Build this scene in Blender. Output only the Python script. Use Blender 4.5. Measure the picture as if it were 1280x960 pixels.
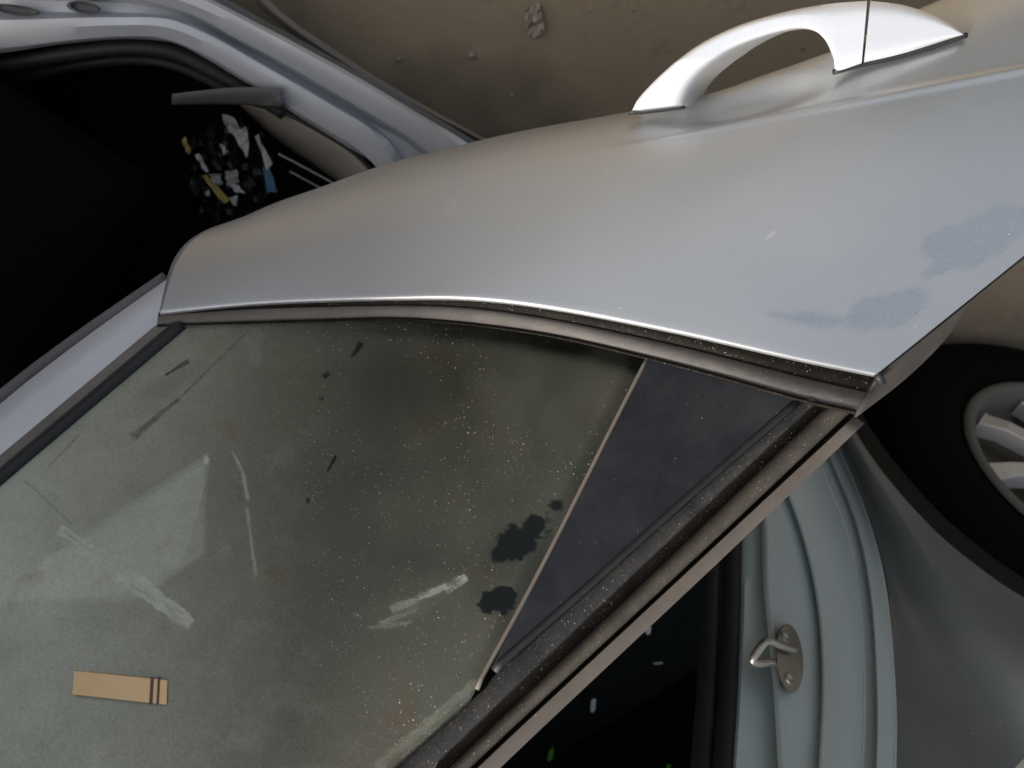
import bpy, math, random
import numpy as np
from mathutils import Vector, Matrix
random.seed(7); RNG = np.random.default_rng(7)
for o in list(bpy.data.objects): bpy.data.objects.remove(o)
S = bpy.context.scene
COL = S.collection

# ------------------------------------------------------------------ camera
PITCH = math.radians(52); CZ = 1.50; FPX = 960.0
sp, cp = math.sin(PITCH), math.cos(PITCH)
cd = bpy.data.cameras.new('camera'); cam = bpy.data.objects.new('camera', cd); COL.objects.link(cam)
cd.sensor_width = 36; cd.lens = 27; cd.clip_start = 0.02; cd.clip_end = 200
# the phone is held upside down over the door: image right is -X, image up points down the car's flank
cam.matrix_world = Matrix(((-1, 0, 0, 0), (0, -sp, -cp, 0), (0, -cp, sp, CZ), (0, 0, 0, 1)))
cd.dof.use_dof = True; cd.dof.focus_distance = 0.63; cd.dof.aperture_fstop = 7.0
S.camera = cam
S.cycles.max_bounces = 5; S.cycles.diffuse_bounces = 3; S.cycles.glossy_bounces = 3; S.cycles.transparent_max_bounces = 6
S.cycles.caustics_reflective = False; S.cycles.caustics_refractive = False

# ------------------------------------------------------------------ light
SUN_EL, SUN_AZ = 54, 72           # degrees; azimuth clockwise from +Y
w = bpy.data.worlds.new('World'); S.world = w; w.use_nodes = True
nt = w.node_tree; nt.nodes.clear()
sky = nt.nodes.new('ShaderNodeTexSky'); sky.sky_type = 'NISHITA'; sky.sun_disc = False
sky.sun_elevation = math.radians(SUN_EL); sky.sun_rotation = math.radians(SUN_AZ)
sky.air_density = 1.0; sky.dust_density = 6.0; sky.ozone_density = 1.0
bg = nt.nodes.new('ShaderNodeBackground'); bg.inputs[1].default_value = 0.08
wo = nt.nodes.new('ShaderNodeOutputWorld')
hs = nt.nodes.new('ShaderNodeHueSaturation'); hs.inputs['Saturation'].default_value = .6   # hazy, milky sky
nt.links.new(sky.outputs[0], hs.inputs['Color']); nt.links.new(hs.outputs[0], bg.inputs[0]); nt.links.new(bg.outputs[0], wo.inputs[0])
sd = bpy.data.lights.new('sun', 'SUN'); sd.energy = 2.2; sd.angle = math.radians(12); sd.color = (1, .975, .935)
sun = bpy.data.objects.new('sun', sd); COL.objects.link(sun)
e, a = math.radians(SUN_EL), math.radians(SUN_AZ)
sdir = Vector((math.sin(a)*math.cos(e), math.cos(a)*math.cos(e), math.sin(e)))
sun.rotation_euler = sdir.to_track_quat('Z', 'Y').to_euler(); sun.location = (0, 0, 4)
S.view_settings.view_transform = 'Standard'; S.view_settings.look = 'None'
S.view_settings.gamma = 1; S.view_settings.exposure = 1.05

# ------------------------------------------------------------------ geometry helpers
CAM = np.array([0, 0, CZ])
def ray(px, py):
    u = (640-np.asarray(px, float))/FPX; v = (np.asarray(py, float)-480)/FPX
    return np.stack([u, v*sp+cp, v*cp-sp], -1)
def P(px, py, d): return CAM + ray(px, py)*np.asarray(d, float)[..., None]
def proj(p):
    q = np.asarray(p)-CAM
    d = q[..., 1]*cp - q[..., 2]*sp
    u = q[..., 0]/d; v = (q[..., 1]*sp+q[..., 2]*cp)/d
    return 640-u*FPX, 480+v*FPX, d
def H(px, py, z):
    r = ray(px, py); return CAM + r*((z-CZ)/r[..., 2])[..., None]
class Plane:
    def __init__(s, p, n): s.p = np.asarray(p); s.n = np.asarray(n)/np.linalg.norm(n)
    @classmethod
    def three(c, a, b, d):
        n = np.cross(b-a, d-a); n /= np.linalg.norm(n)
        if n@(CAM-a) < 0: n = -n
        return c(a, n)
    def hit(s, px, py, off=0.0):
        r = ray(px, py); off = np.asarray(off, float)
        t = ((s.p-CAM)@s.n + off)/(r@s.n)
        return CAM + r*t[..., None]
def smooth(pts, n):
    """Catmull-Rom through pts (k,m), resampled to n points by arc length of the first two columns"""
    p = np.asarray(pts, float)
    if len(p) == 2: t = np.linspace(0, 1, n)[:, None]; return p[0]*(1-t)+p[1]*t
    q = np.vstack([2*p[0]-p[1], p, 2*p[-1]-p[-2]]); out = []
    for i in range(len(p)-1):
        a, b, c, d = q[i:i+4]; t = np.linspace(0, 1, 24, endpoint=False)[:, None]
        out.append(.5*(2*b+(c-a)*t+(2*a-5*b+4*c-d)*t*t+(3*b-a-3*c+d)*t**3))
    out = np.vstack(out+[p[-1:]])
    L = np.r_[0, np.cumsum(np.linalg.norm(np.diff(out[:, :2], axis=0), axis=1))]
    s = np.linspace(0, L[-1], n)
    return np.stack([np.interp(s, L, out[:, k]) for k in range(out.shape[1])], -1)
def smoothstep(a, b, x):
    t = np.clip((x-a)/(b-a), 0, 1); return t*t*(3-2*t)
_LAT = RNG.random((256, 256))
def vnoise(x, y):
    xi = np.floor(x).astype(int); yi = np.floor(y).astype(int); fx = x-xi; fy = y-yi
    fx = fx*fx*(3-2*fx); fy = fy*fy*(3-2*fy)
    g = lambda i, j: _LAT[i % 256, j % 256]
    return (g(xi, yi)*(1-fx)+g(xi+1, yi)*fx)*(1-fy)+(g(xi, yi+1)*(1-fx)+g(xi+1, yi+1)*fx)*fy
def fbm(x, y, o=4):
    r = 0; a = .5
    for k in range(o): r = r+a*vnoise(x*2**k+17*k, y*2**k+31*k); a /= 2
    return r/(1-.5**o)

def link(name, me, parent=None, mats=()):
    o = bpy.data.objects.new(name, me); COL.objects.link(o)
    for m in mats: me.materials.append(m)
    if parent is not None: o.parent = parent
    return o
def shade(me, flag=True):
    me.polygons.foreach_set('use_smooth', [flag]*len(me.polygons))
def mesh(name, verts, faces, mat, parent=None, sm=True):
    me = bpy.data.meshes.new(name); me.from_pydata([tuple(v) for v in verts], [], faces); me.update()
    shade(me, sm); return link(name, me, parent, [mat] if not isinstance(mat, (list, tuple)) else mat)
def gridfaces(nr, nc, wrap=False):
    f = []
    for i in range(nr-1+(1 if wrap else 0)):
        for j in range(nc-1):
            a = i*nc+j; b = ((i+1) % nr)*nc+j; f.append((a, a+1, b+1, b))
    return f
def grid(name, G, mat, parent=None, sm=True, solid=0, wrap=False, cap=False, sharp=None):
    """G: (rows, cols, 3)"""
    nr, nc = G.shape[:2]; faces = gridfaces(nr, nc, wrap)
    if cap:
        faces.append(tuple(i*nc for i in range(nr))); faces.append(tuple(i*nc+nc-1 for i in range(nr-1, -1, -1)))
    o = mesh(name, G.reshape(-1, 3), faces, mat, parent, sm)
    if solid:
        m = o.modifiers.new('solid', 'SOLIDIFY'); m.thickness = solid; m.offset = 0
    if sharp:
        o.data.set_sharp_from_angle(angle=math.radians(sharp))
    return o
def strips(name, lines, mat, parent=None, n=60, sub=1, solid=0, sharp=35, fn=None):
    """loft through 3-D polylines already resampled to the same length"""
    L = [np.asarray(l) for l in lines]
    return grid(name, np.stack(L), mat, parent, True, solid, sharp=sharp)
def tube(name, pts, r, mat, parent=None, k=10, flat=1.0, axis=None):
    p = np.asarray(pts, float); n = len(p); t = np.gradient(p, axis=0); t /= np.linalg.norm(t, axis=1)[:, None]
    ref = np.array([0, 0, 1.]) if axis is None else np.asarray(axis, float)
    a = np.cross(t, ref); a /= np.linalg.norm(a, axis=1)[:, None]; b = np.cross(t, a)
    r = np.broadcast_to(np.asarray(r, float), (n,))
    rows = []
    for i in range(k):
        q = 2*math.pi*i/k
        rows.append(p+(a*math.cos(q)+b*math.sin(q)*flat)*r[:, None])
    return grid(name, np.stack(rows), mat, parent, True, wrap=True, cap=True)
def attr(o, name, vals):
    at = o.data.attributes.new(name, 'FLOAT', 'POINT'); at.data.foreach_set('value', np.asarray(vals, np.float32).ravel())
def empty(name, loc=(0, 0, 0)):
    o = bpy.data.objects.new(name, None); o.location = loc; o.empty_display_size = .05; COL.objects.link(o); return o
def tag(o, label, cat, group=None, kind=None):
    o['label'] = label; o['category'] = cat
    if group: o['group'] = group
    if kind: o['kind'] = kind
    return o

# ------------------------------------------------------------------ materials
class N:
    def __init__(s, name):
        s.m = bpy.data.materials.new(name); s.m.use_nodes = True; s.t = s.m.node_tree
        s.b = s.t.nodes['Principled BSDF']; s.out = s.t.nodes['Material Output']
        s.geo = s.t.nodes.new('ShaderNodeNewGeometry')
    def new(s, t, **k):
        n = s.t.nodes.new(t)
        for a, v in k.items(): setattr(n, a, v)
        return n
    def l(s, a, b): s.t.links.new(a, b)
    def noise(s, scale, detail=5, rough=.6, stretch=None):
        n = s.new('ShaderNodeTexNoise'); n.inputs['Scale'].default_value = scale
        n.inputs['Detail'].default_value = detail; n.inputs['Roughness'].default_value = rough
        if stretch:
            m = s.new('ShaderNodeMapping'); m.inputs['Scale'].default_value = stretch
            s.l(s.geo.outputs['Position'], m.inputs[0]); s.l(m.outputs[0], n.inputs['Vector'])
        else: s.l(s.geo.outputs['Position'], n.inputs['Vector'])
        return n.outputs['Fac']
    def voro(s, scale, feature='F1'):
        n = s.new('ShaderNodeTexVoronoi', feature=feature); n.inputs['Scale'].default_value = scale
        s.l(s.geo.outputs['Position'], n.inputs['Vector']); return n
    def ramp(s, fac, a, b, va=0., vb=1.):
        n = s.new('ShaderNodeMapRange'); n.inputs[1].default_value = a; n.inputs[2].default_value = b
        n.inputs[3].default_value = va; n.inputs[4].default_value = vb; s.l(fac, n.inputs[0]); return n.outputs[0]
    def math(s, op, a, b=None):
        n = s.new('ShaderNodeMath', operation=op)
        for i, x in enumerate((a, b)):
            if x is None: continue
            if isinstance(x, (int, float)): n.inputs[i].default_value = x
            else: s.l(x, n.inputs[i])
        n.use_clamp = op in ('MULTIPLY', 'ADD', 'SUBTRACT', 'MAXIMUM') and False
        return n.outputs[0]
    def mix(s, fac, a, b):
        n = s.new('ShaderNodeMix', data_type='RGBA')
        if isinstance(fac, (int, float)): n.inputs[0].default_value = fac
        else: s.l(fac, n.inputs[0])
        for i, x in ((6, a), (7, b)):
            if isinstance(x, tuple): n.inputs[i].default_value = (*x, 1)
            else: s.l(x, n.inputs[i])
        return n.outputs[2]
    def attr(s, name):
        n = s.new('ShaderNodeAttribute', attribute_name=name); return n.outputs['Fac']
    def bump(s, h, strength, dist=.001):
        n = s.new('ShaderNodeBump'); n.inputs['Strength'].default_value = strength; n.inputs['Distance'].default_value = dist
        s.l(h, n.inputs['Height']); s.l(n.outputs[0], s.b.inputs['Normal'])
    def speck(s, scale, thr, r0=.10, r1=.20):
        """sparse random grains, one in some cells: 0/1 mask"""
        v = s.voro(scale); near = s.ramp(v.outputs['Distance'], r0, r1, 1, 0)
        sep = s.new('ShaderNodeSeparateColor'); s.l(v.outputs['Color'], sep.inputs[0])
        keep = s.math('GREATER_THAN', sep.outputs[0], thr)
        r = s.math('MULTIPLY', near, keep)
        n = s.new('ShaderNodeClamp'); s.l(r, n.inputs[0]); return n.outputs[0]
    def set(s, **k):
        for a, v in k.items():
            i = s.b.inputs[a.replace('_', ' ')]
            if isinstance(v, (int, float)): i.default_value = v
            elif isinstance(v, tuple): i.default_value = (*v, 1)
            else: s.l(v, i)
        return s

DUST = (.30, .26, .205)
def dirty(name, base, rough=.5, metal=0., dust=.35, dcol=DUST, scale=18, specks=0, spec=.5, bump=.15, coat=0):
    n = N(name); f1 = n.noise(scale, 6, .65); f2 = n.noise(scale*9, 4, .6)
    f = n.math('ADD', n.math('MULTIPLY', f1, .75), n.math('MULTIPLY', f2, .25))
    fac = n.ramp(f, .5-.22, .5+.22, max(0, dust-.25), min(1, dust+.25))
    col = n.mix(fac, base, dcol); ro = n.ramp(fac, 0, 1, rough, .85)
    me = n.ramp(fac, 0, 1, metal, metal*.3)
    if specks:
        sk = n.speck(420, 1-specks); sk2 = n.speck(800, 1-specks*1.3); sk = n.math('MAXIMUM', sk, sk2)
        col = n.mix(sk, col, (.55, .5, .42)); ro = n.math('MAXIMUM', ro, n.math('MULTIPLY', sk, .9))
    n.set(Base_Color=col, Roughness=ro, Metallic=me, Specular_IOR_Level=spec, Coat_Weight=coat)
    n.bump(f2, bump, .0006)
    return n.m

def paint(name, base=(.50, .525, .56), use_attr=False, dust=.12, rough=.36, metal=.72):
    n = N(name)
    fl = n.noise(1700, 1, .5)                                  # metallic flake
    f1 = n.noise(9, 6, .6); f2 = n.noise(130, 4, .6)
    d = n.ramp(f1, .35, .7, max(0, dust-.08), dust+.10)
    if use_attr: d = n.math('ADD', n.attr('film'), n.math('MULTIPLY', n.math('SUBTRACT', f2, .5), .08))
    cl = n.new('ShaderNodeClamp'); n.l(d, cl.inputs[0]); d = cl.outputs[0]
    b = n.mix(n.ramp(fl, .3, .7, 0, 1), tuple(c*.90 for c in base), tuple(min(1, c*1.09) for c in base))
    col = n.mix(d, b, (.37, .345, .31))
    sk = n.math('MAXIMUM', n.speck(110, .985, .05, .09), n.speck(330, .988))
    col = n.mix(sk, col, (.75, .73, .68))
    met = n.ramp(d, 0, 1, metal, .0); met = n.math('MULTIPLY', met, n.math('SUBTRACT', 1, sk))
    n.set(Base_Color=col, Roughness=n.ramp(d, 0, 1, rough, .8), Metallic=met, Coat_Weight=n.ramp(d, 0, .7, .35, 0), Coat_Roughness=.25)
    n.bump(f2, .02, .0004)
    return n.m

M = {}
M['paint'] = paint('silver_paint'); M['panel'] = paint('silver_paint_dusty', use_attr=True, base=(.57, .585, .59), rough=.23, metal=.92)
M['paint_handle'] = paint('silver_paint_handle', base=(.88, .885, .89), dust=.03, rough=.32, metal=.4)  # silver paint lightened to paint in the sun on the handle
M['sillpaint'] = paint('silver_paint_sill', base=(.63, .65, .665), dust=.22, rough=.34, metal=.45)
M['pillar'] = paint('silver_paint_pillar', base=(.80, .82, .87), dust=.04, rough=.3, metal=.25)  # silver paint lightened to paint in the sky's reflection on the pillar
M['jamb'] = paint('jamb_paint', base=(.64, .71, .655), dust=.12, rough=.42, metal=.2)
M['fender'] = paint('fender_paint', base=(.12, .13, .122), dust=.16, rough=.45, metal=.35)  # silver paint darkened to paint in the shade on the fender
M['rubber_tan'] = dirty('dusty_rubber', (.05, .048, .045), .55, 0, .52, (.29, .26, .225), 26, .012)
def moulding():
    n = N('dusty_moulding'); sx = n.new('ShaderNodeSeparateXYZ'); n.l(n.geo.outputs['Position'], sx.inputs[0])
    base = n.ramp(sx.outputs[0], -.28, .12, .34, .72); f = n.noise(30, 6, .7); f2 = n.noise(300, 4, .6, (.25, 1, 1))
    fac = n.math('ADD', base, n.math('ADD', n.math('MULTIPLY', n.math('SUBTRACT', f, .5), .7), n.math('MULTIPLY', n.math('SUBTRACT', f2, .5), .35)))
    c = n.new('ShaderNodeClamp'); n.l(fac, c.inputs[0]); fac = c.outputs[0]
    col = n.mix(fac, (.030, .031, .033), (.235, .205, .175)); sk = n.math('MAXIMUM', n.speck(420, .95), n.speck(760, .95))
    col = n.mix(sk, col, (.42, .38, .31)); n.set(Base_Color=col, Roughness=n.ramp(fac, 0, 1, .58, .9), Specular_IOR_Level=.3); n.bump(f2, .3, .0006); return n.m
M['moulding'] = moulding()
M['rubber_dark'] = dirty('dark_rubber', (.010, .011, .012), .5, 0, .15, (.05, .047, .042), scale=40)
M['groove'] = dirty('dirty_groove', (.005, .0045, .004), .7, 0, .12, (.06, .044, .028), 60, .16, spec=.15)
M['trim'] = dirty('black_satin_trim', (.008, .0095, .013), .34, 0, .17, (.080, .078, .078), 12, .008, spec=.35)
M['frame_blue'] = dirty('black_frame_plastic', (.014, .015, .018), .40, 0, .15, (.16, .145, .12), 38, .22, spec=.3)
M['frame_tan'] = dirty('dusty_frame_rubber', (.022, .020, .018), .55, 0, .42, (.15, .125, .095), 55, .10, spec=.3)
M['flange'] = dirty('dusty_flange', (.08, .07, .058), .6, 0, .5, (.185, .15, .115), 30, .004)
M['edge'] = dirty('dark_door_edge', (.035, .032, .028), .6, 0, .3, (.12, .10, .078), 30, .004, spec=.3)
M['seal_tan'] = dirty('tan_seal', (.15, .125, .10), .6, 0, .45, (.27, .225, .17), 60, 0)
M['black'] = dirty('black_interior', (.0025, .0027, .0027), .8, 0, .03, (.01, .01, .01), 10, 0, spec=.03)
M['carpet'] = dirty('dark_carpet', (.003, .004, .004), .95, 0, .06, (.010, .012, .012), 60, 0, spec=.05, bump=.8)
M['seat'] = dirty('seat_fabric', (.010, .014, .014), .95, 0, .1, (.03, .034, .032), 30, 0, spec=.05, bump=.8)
M['chip'] = dirty('white_chip', (.92, .92, .90), .5, 0, 0)
M['tyre'] = dirty('tyre_rubber', (.0025, .0025, .0025), .8, 0, .05, (.01, .01, .009), scale=40, spec=.06)
M['rim'] = dirty('wheel_rim', (.13, .125, .105), .5, .3, .5, (.17, .155, .125), 22)
M['spoke'] = dirty('spoke_paint', (.75, .73, .68), .4, .35, .18, (.42, .33, .22), 16)
M['steel'] = dirty('zinc_steel', (.52, .48, .40), .28, 1.0, .12, (.20, .16, .11), 60)
M['greytrim'] = dirty('grey_plastic', (.10, .10, .10), .5, 0, .35, (.22, .21, .195), 22)
M['tantrim'] = dirty('dusty_sill_panel', (.34, .32, .26), .7, 0, .5, (.46, .41, .33), 24)
M['skirt'] = dirty('skirt_plastic', (.16, .14, .12), .6, 0, .5, (.30, .26, .21), 18)
M['bag'] = dirty('black_bag', (.003, .003, .0035), .25, 0, .0, (.01, .01, .01), spec=.3)
M['white'] = dirty('white_scrap', (.62, .60, .57), .5, 0, .15, scale=60)
M['grey'] = dirty('grey_scrap', (.36, .36, .33), .45, .2, .2, scale=60)
M['yellow'] = dirty('yellow_scrap', (.42, .32, .045), .5, 0, .1, scale=60)
M['blue'] = dirty('blue_scrap', (.05, .17, .30), .4, 0, .1, scale=60)
M['green'] = dirty('green_leaf', (.10, .42, .02), .5, 0, 0, scale=60)
M['orange'] = dirty('orange_card', (.98, .60, .25), .35, 0, .3, (.92, .78, .55), scale=60)  # flat colour for the orange reflection in the window
M['barbrown'] = dirty('brown_bar', (.10, .05, .035), .6, 0, .1)
M['drygrass'] = dirty('dry_leaf', (.36, .30, .24), .7, 0, .1, scale=60)
M['stone'] = dirty('pebble', (.33, .30, .25), .8, 0, .3, scale=120)
M['film'] = dirty('pale_plastic_film', (.86, .78, .78), .5, 0, .15, scale=14)  # flat colour for the pale triangle reflected in the window
M['lamp_grey'] = dirty('inner_trim_grey', (.34, .34, .31), .6, 0, .2, scale=14)  # flat colour for the grey rim reflected in the window

def make_glass():
    n = N('dusty_glass')
    du = n.attr('dust')
    f1 = n.noise(60, 6, .7); f2 = n.noise(420, 4, .65); f3 = n.noise(14, 5, .6)
    k = n.math('ADD', n.math('MULTIPLY', n.math('SUBTRACT', f1, .5), .30), n.math('MULTIPLY', n.math('SUBTRACT', f2, .5), .7))
    d = n.math('MULTIPLY', du, n.math('ADD', k, 1.0))
    c = n.new('ShaderNodeClamp'); n.l(d, c.inputs[0]); d = c.outputs[0]
    amt = n.math('MULTIPLY', n.attr('grit'), n.ramp(n.noise(11, 5, .65), .40, .62, .15, 1))
    s1 = n.speck(330, .90, .10, .22); s2 = n.speck(700, .86, .12, .25); s3 = n.speck(150, .94, .06, .10)
    sk = n.math('MULTIPLY', n.math('MAXIMUM', n.math('MAXIMUM', s1, s2), s3), amt)
    col = n.mix(n.ramp(f3, .3, .7), (.172, .178, .122), (.205, .190, .140))
    col = n.mix(n.math('MULTIPLY', n.attr('pale'), 1.0), col, (.66, .68, .54))
    col = n.mix(n.ramp(n.noise(22, 3, .5), .62, .74, 0, .45), col, (.26, .165, .10))
    col = n.mix(sk, col, (.90, .86, .74))
    dk = n.ramp(n.noise(210, 5, .7), .60, .72, 0, .6); dk = n.math('MULTIPLY', dk, amt); col = n.mix(dk, col, (.05, .052, .042))
    tr = n.new('ShaderNodeBsdfTransparent'); tr.inputs[0].default_value = (.84, .92, .87, 1)
    gl = n.new('ShaderNodeBsdfGlossy'); gl.inputs['Roughness'].default_value = .03
    fr = n.new('ShaderNodeFresnel'); fr.inputs[0].default_value = 1.22
    m1 = n.new('ShaderNodeMixShader'); n.l(fr.outputs[0], m1.inputs[0]); n.l(tr.outputs[0], m1.inputs[1]); n.l(gl.outputs[0], m1.inputs[2])
    n.set(Base_Color=col, Roughness=.62, Specular_IOR_Level=.35, Coat_Weight=.30, Coat_Roughness=.06)
    n.bump(f2, .08, .0006)
    m2 = n.new('ShaderNodeMixShader'); n.l(n.math('MAXIMUM', d, sk), m2.inputs[0]); n.l(m1.outputs[0], m2.inputs[1]); n.l(n.b.outputs[0], m2.inputs[2])
    n.l(m2.outputs[0], n.out.inputs['Surface'])
    return n.m
M['glass'] = make_glass()
def make_clear():
    n = N('glass_back'); tr = n.new('ShaderNodeBsdfTransparent'); tr.inputs[0].default_value = (.93, .97, .95, 1)
    gl = n.new('ShaderNodeBsdfGlossy'); gl.inputs['Roughness'].default_value = .03
    m = n.new('ShaderNodeMixShader'); m.inputs[0].default_value = .02; n.l(tr.outputs[0], m.inputs[1]); n.l(gl.outputs[0], m.inputs[2])
    n.l(m.outputs[0], n.out.inputs['Surface']); return n.m
M['clear'] = make_clear()

def make_ground():
    n = N('stained_concrete'); f1 = n.noise(1.6, 8, .6); f2 = n.noise(9, 8, .65); f3 = n.noise(90, 6, .6)
    c = n.mix(n.ramp(f1, .3, .7), (.215, .162, .095), (.33, .26, .162))
    c = n.mix(n.ramp(f2, .35, .75, 0, .55), c, (.26, .205, .13))
    c = n.mix(n.ramp(f2, .62, .74, 0, .5), c, (.045, .037, .028))
    c = n.mix(n.ramp(f3, .3, .75, 0, .35), c, (.31, .255, .175))
    f4 = n.noise(3.2, 3, .5); f5 = n.noise(26, 5, .7)
    c = n.mix(n.ramp(f4, .56, .70, 0, .55), c, (.055, .045, .034))
    c = n.mix(n.ramp(f5, .64, .72, 0, .6), c, (.05, .042, .032))
    c = n.mix(n.speck(60, .97, .05, .12), c, (.03, .025, .02)); c = n.mix(n.speck(95, .96, .05, .10), c, (.28, .25, .2))
    ln = n.new('ShaderNodeVectorMath', operation='LENGTH'); n.l(n.geo.outputs['Position'], ln.inputs[0])   # added dark earth out of view, to darken the door's reflections
    far = n.ramp(n.math('ADD', ln.outputs['Value'], n.math('MULTIPLY', f1, 1.2)), 1.75, 2.15, 0, 1)
    c = n.mix(far, c, n.mix(f2, (.035, .033, .030), (.085, .078, .066)))
    n.set(Base_Color=c, Roughness=n.ramp(f2, .3, .7, .55, .85)); n.bump(f3, .5, .003); return n.m
M['ground'] = make_ground()

# ------------------------------------------------------------------ ground
GZ = .26
G = np.full((2, 2, 3), GZ); G[..., 0] = np.array([[-40, 40], [-40, 40]]); G[..., 1] = np.array([[-40, -40], [40, 40]])
g = grid('ground', G, M['ground'], sm=False); g['kind'] = 'structure'

# ------------------------------------------------------------------ the car
car = tag(empty('car', (-.3, 1.0, .26)), 'silver scrap car with dusty rear door standing ajar and no front door', 'car')
bpy.context.view_layer.update()
def own(o):                      # keep world coordinates under the car's empty
    o.matrix_parent_inverse = Matrix.Translation(-Vector(car.location)); return o
def part(o): o.parent = car; return own(o)

GP = Plane.three(P(230, 405, .695), P(808, 448, .645), P(500, 950, .53))      # plane of the window glass
if GP.n[1] > 0 and False: pass

# ---- door skin
NT, NS = 300, 130
B = smooth([(200, 388, .70), (330, 376, .692), (480, 370, .675), (590, 370, .662), (700, 383, .652), (850, 412, .64), (1000, 446, .628), (1098, 466, .62)], NT)
Sil = smooth([(297, 275, .80), (345, 254, .797), (400, 235, .793), (480, 207, .788), (580, 181, .78), (660, 163, .775), (790, 139, .765), (880, 116, .758), (1040, 62, .745), (1200, -10, .735), (1400, -45, .72), (1640, 30, .70)], NT)
D1 = np.interp(np.linspace(0, 1, NT), [0, .5, 1], [.735, .69, .64])
p0 = P(*B.T); p2 = P(*Sil.T); p1 = P(Sil[:, 0], Sil[:, 1], D1)
# the front edge bulges forward a little before the kink
front = np.exp(-np.linspace(0, 1, NT)/.03)
rows = []; s = np.linspace(0, 1, NS)
for q in s:
    b = (1-q)**2*p0 + 2*q*(1-q)*p1 + q*q*p2
    b = b + (front*math.sin(math.pi*min(1, q*1.15))*.030)[:, None]*np.array([1, 0, 0])
    rows.append(b)
panel = np.stack(rows)
def normals(Gd):
    du = np.gradient(Gd, axis=0); dv = np.gradient(Gd, axis=1); n = np.cross(du, dv)
    n /= np.linalg.norm(n, axis=-1)[..., None]
    if (n*(CAM-Gd)).sum() < 0: n = -n
    return n
nn = normals(panel); X, Y, _ = proj(panel)
# handle cup pressed into the skin
def ell(x, y, cx, cy, rx, ry, ang):
    c, s_ = math.cos(math.radians(ang)), math.sin(math.radians(ang)); dx, dy = x-cx, y-cy
    return np.hypot((dx*c+dy*s_)/rx, (-dx*s_+dy*c)/ry)
ec = ell(X, Y, 932, 124, 130, 27, -13)
disp = -.010*(1-smoothstep(.25, 1.0, ec))
# body crease under the handle
yc = np.interp(X, [600, 825, 1040, 1280, 1500], [215, 176, 133, 86, 45]); dist = yc-Y
amp = smoothstep(700, 960, X)*.0016
disp = disp - amp*np.where(dist > 0, (1-np.exp(-np.abs(dist)/9)), 0) + amp*.9*np.exp(-(dist/4)**2)
panel = panel + nn*disp[..., None]
# hem at the belt, tuck-under below the bulge, folded ends
T0 = panel[1]-panel[0]; T0 /= np.linalg.norm(T0, axis=1)[:, None]; n0 = nn[0]; r = .0034
hem = []
for al in np.radians([165, 135, 105, 80, 60, 40, 20]):
    hem.append(p0 - n0*r + r*(math.cos(al)*n0 - math.sin(al)*T0))
hem = np.stack(hem)
tl = panel[-1]-panel[-3]; tl /= np.linalg.norm(tl, axis=1)[:, None]
tuck = []; cur = panel[-1].copy()
for k in range(14):
    dirn = tl*(1-min(1, (k+1)/5))+np.array([0, .62, -1.])*min(1, (k+1)/5); dirn /= np.linalg.norm(dirn, axis=1)[:, None]
    cur = cur+dirn*.032; tuck.append(cur.copy())
tuck = np.stack(tuck)
full = np.concatenate([hem, panel, tuck])
Xf, Yf, _ = proj(full)
rear_door = part(grid('rear_door', full, M['panel'], sm=True))
rear_door.data.flip_normals() if False else None
m = rear_door.modifiers.new('solid', 'SOLIDIFY'); m.thickness = .0012; m.offset = -1 if nn[0, 0]@nn[0, 0] else 0; m.offset = 0
# dust film on the skin
film = .20 + .12*(fbm(Xf/170, Yf/120, 4)-.5) + .10*np.exp(-((Xf-560)/420)**2)
film += .10*np.exp(-((Yf-(.0*Xf+235))/90)**2)*smoothstep(1250, 900, Xf)
nz_ = .9*(fbm(Xf/40, Yf/30, 5)-.5)                           # cleaner, darker patches to the rear
cl = np.maximum.reduce([1-smoothstep(.80, .95, ell(Xf, Yf, cx_, cy_, rx_, ry_, an_)+nz_) for cx_, cy_, rx_, ry_, an_ in ((1232, 292, 85, 34, -25), (1112, 384, 62, 24, -18), (1180, 330, 40, 12, -30), (1010, 398, 50, 8, 10))])
film -= .13*cl + .04*smoothstep(950, 1250, Xf)
film += .30*np.exp(-(np.abs(Xf-(567-(Yf-240)*.25))/7)**2)*smoothstep(205, 222, Yf)*smoothstep(275, 255, Yf)
film += .20*np.exp(-((Xf-515)/35)**2-((Yf-212)/9)**2)
film += .5*np.exp(-((Xf-963)*.55+(Yf-294)*.83)**2/4)*np.exp(-(((Xf-963)*.83-(Yf-294)*.55)/6)**2)
attr(rear_door, 'film', np.clip(film, .07, .9))
def sub(o): o.parent = rear_door; o.matrix_parent_inverse = (Matrix.Translation(Vector(car.location))@rear_door.matrix_parent_inverse).inverted() if False else Matrix.Identity(4); return o

# rear edge of the door (inner pressing seen past the skin)
e0 = smooth([(1098, 468), (1150, 427), (1200, 387), (1280, 323), (1400, 227)], 30)
e1 = smooth([(1068, 522), (1130, 474), (1180, 425), (1215, 377), (1246, 346), (1400, 215)], 30)
la = P(e0[:, 0], e0[:, 1], np.linspace(.626, .67, 30)); lb = P(e1[:, 0], e1[:, 1], np.linspace(.645, .70, 30))
lc = lb + ray(e1[:, 0], e1[:, 1])*.05 + np.array([.02, .01, 0])
sub(strips('door_edge', [la, la*.4+lb*.6-np.array([0, 0, .002]), lb, lc], M['edge'], solid=.0015))
sub(tube('edge_plug', P(np.array([1096, 1099, 1102]), np.array([467, 472, 480]), np.array([.622, .622, .624])), .0035, M['rubber_dark'], k=8))

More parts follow.
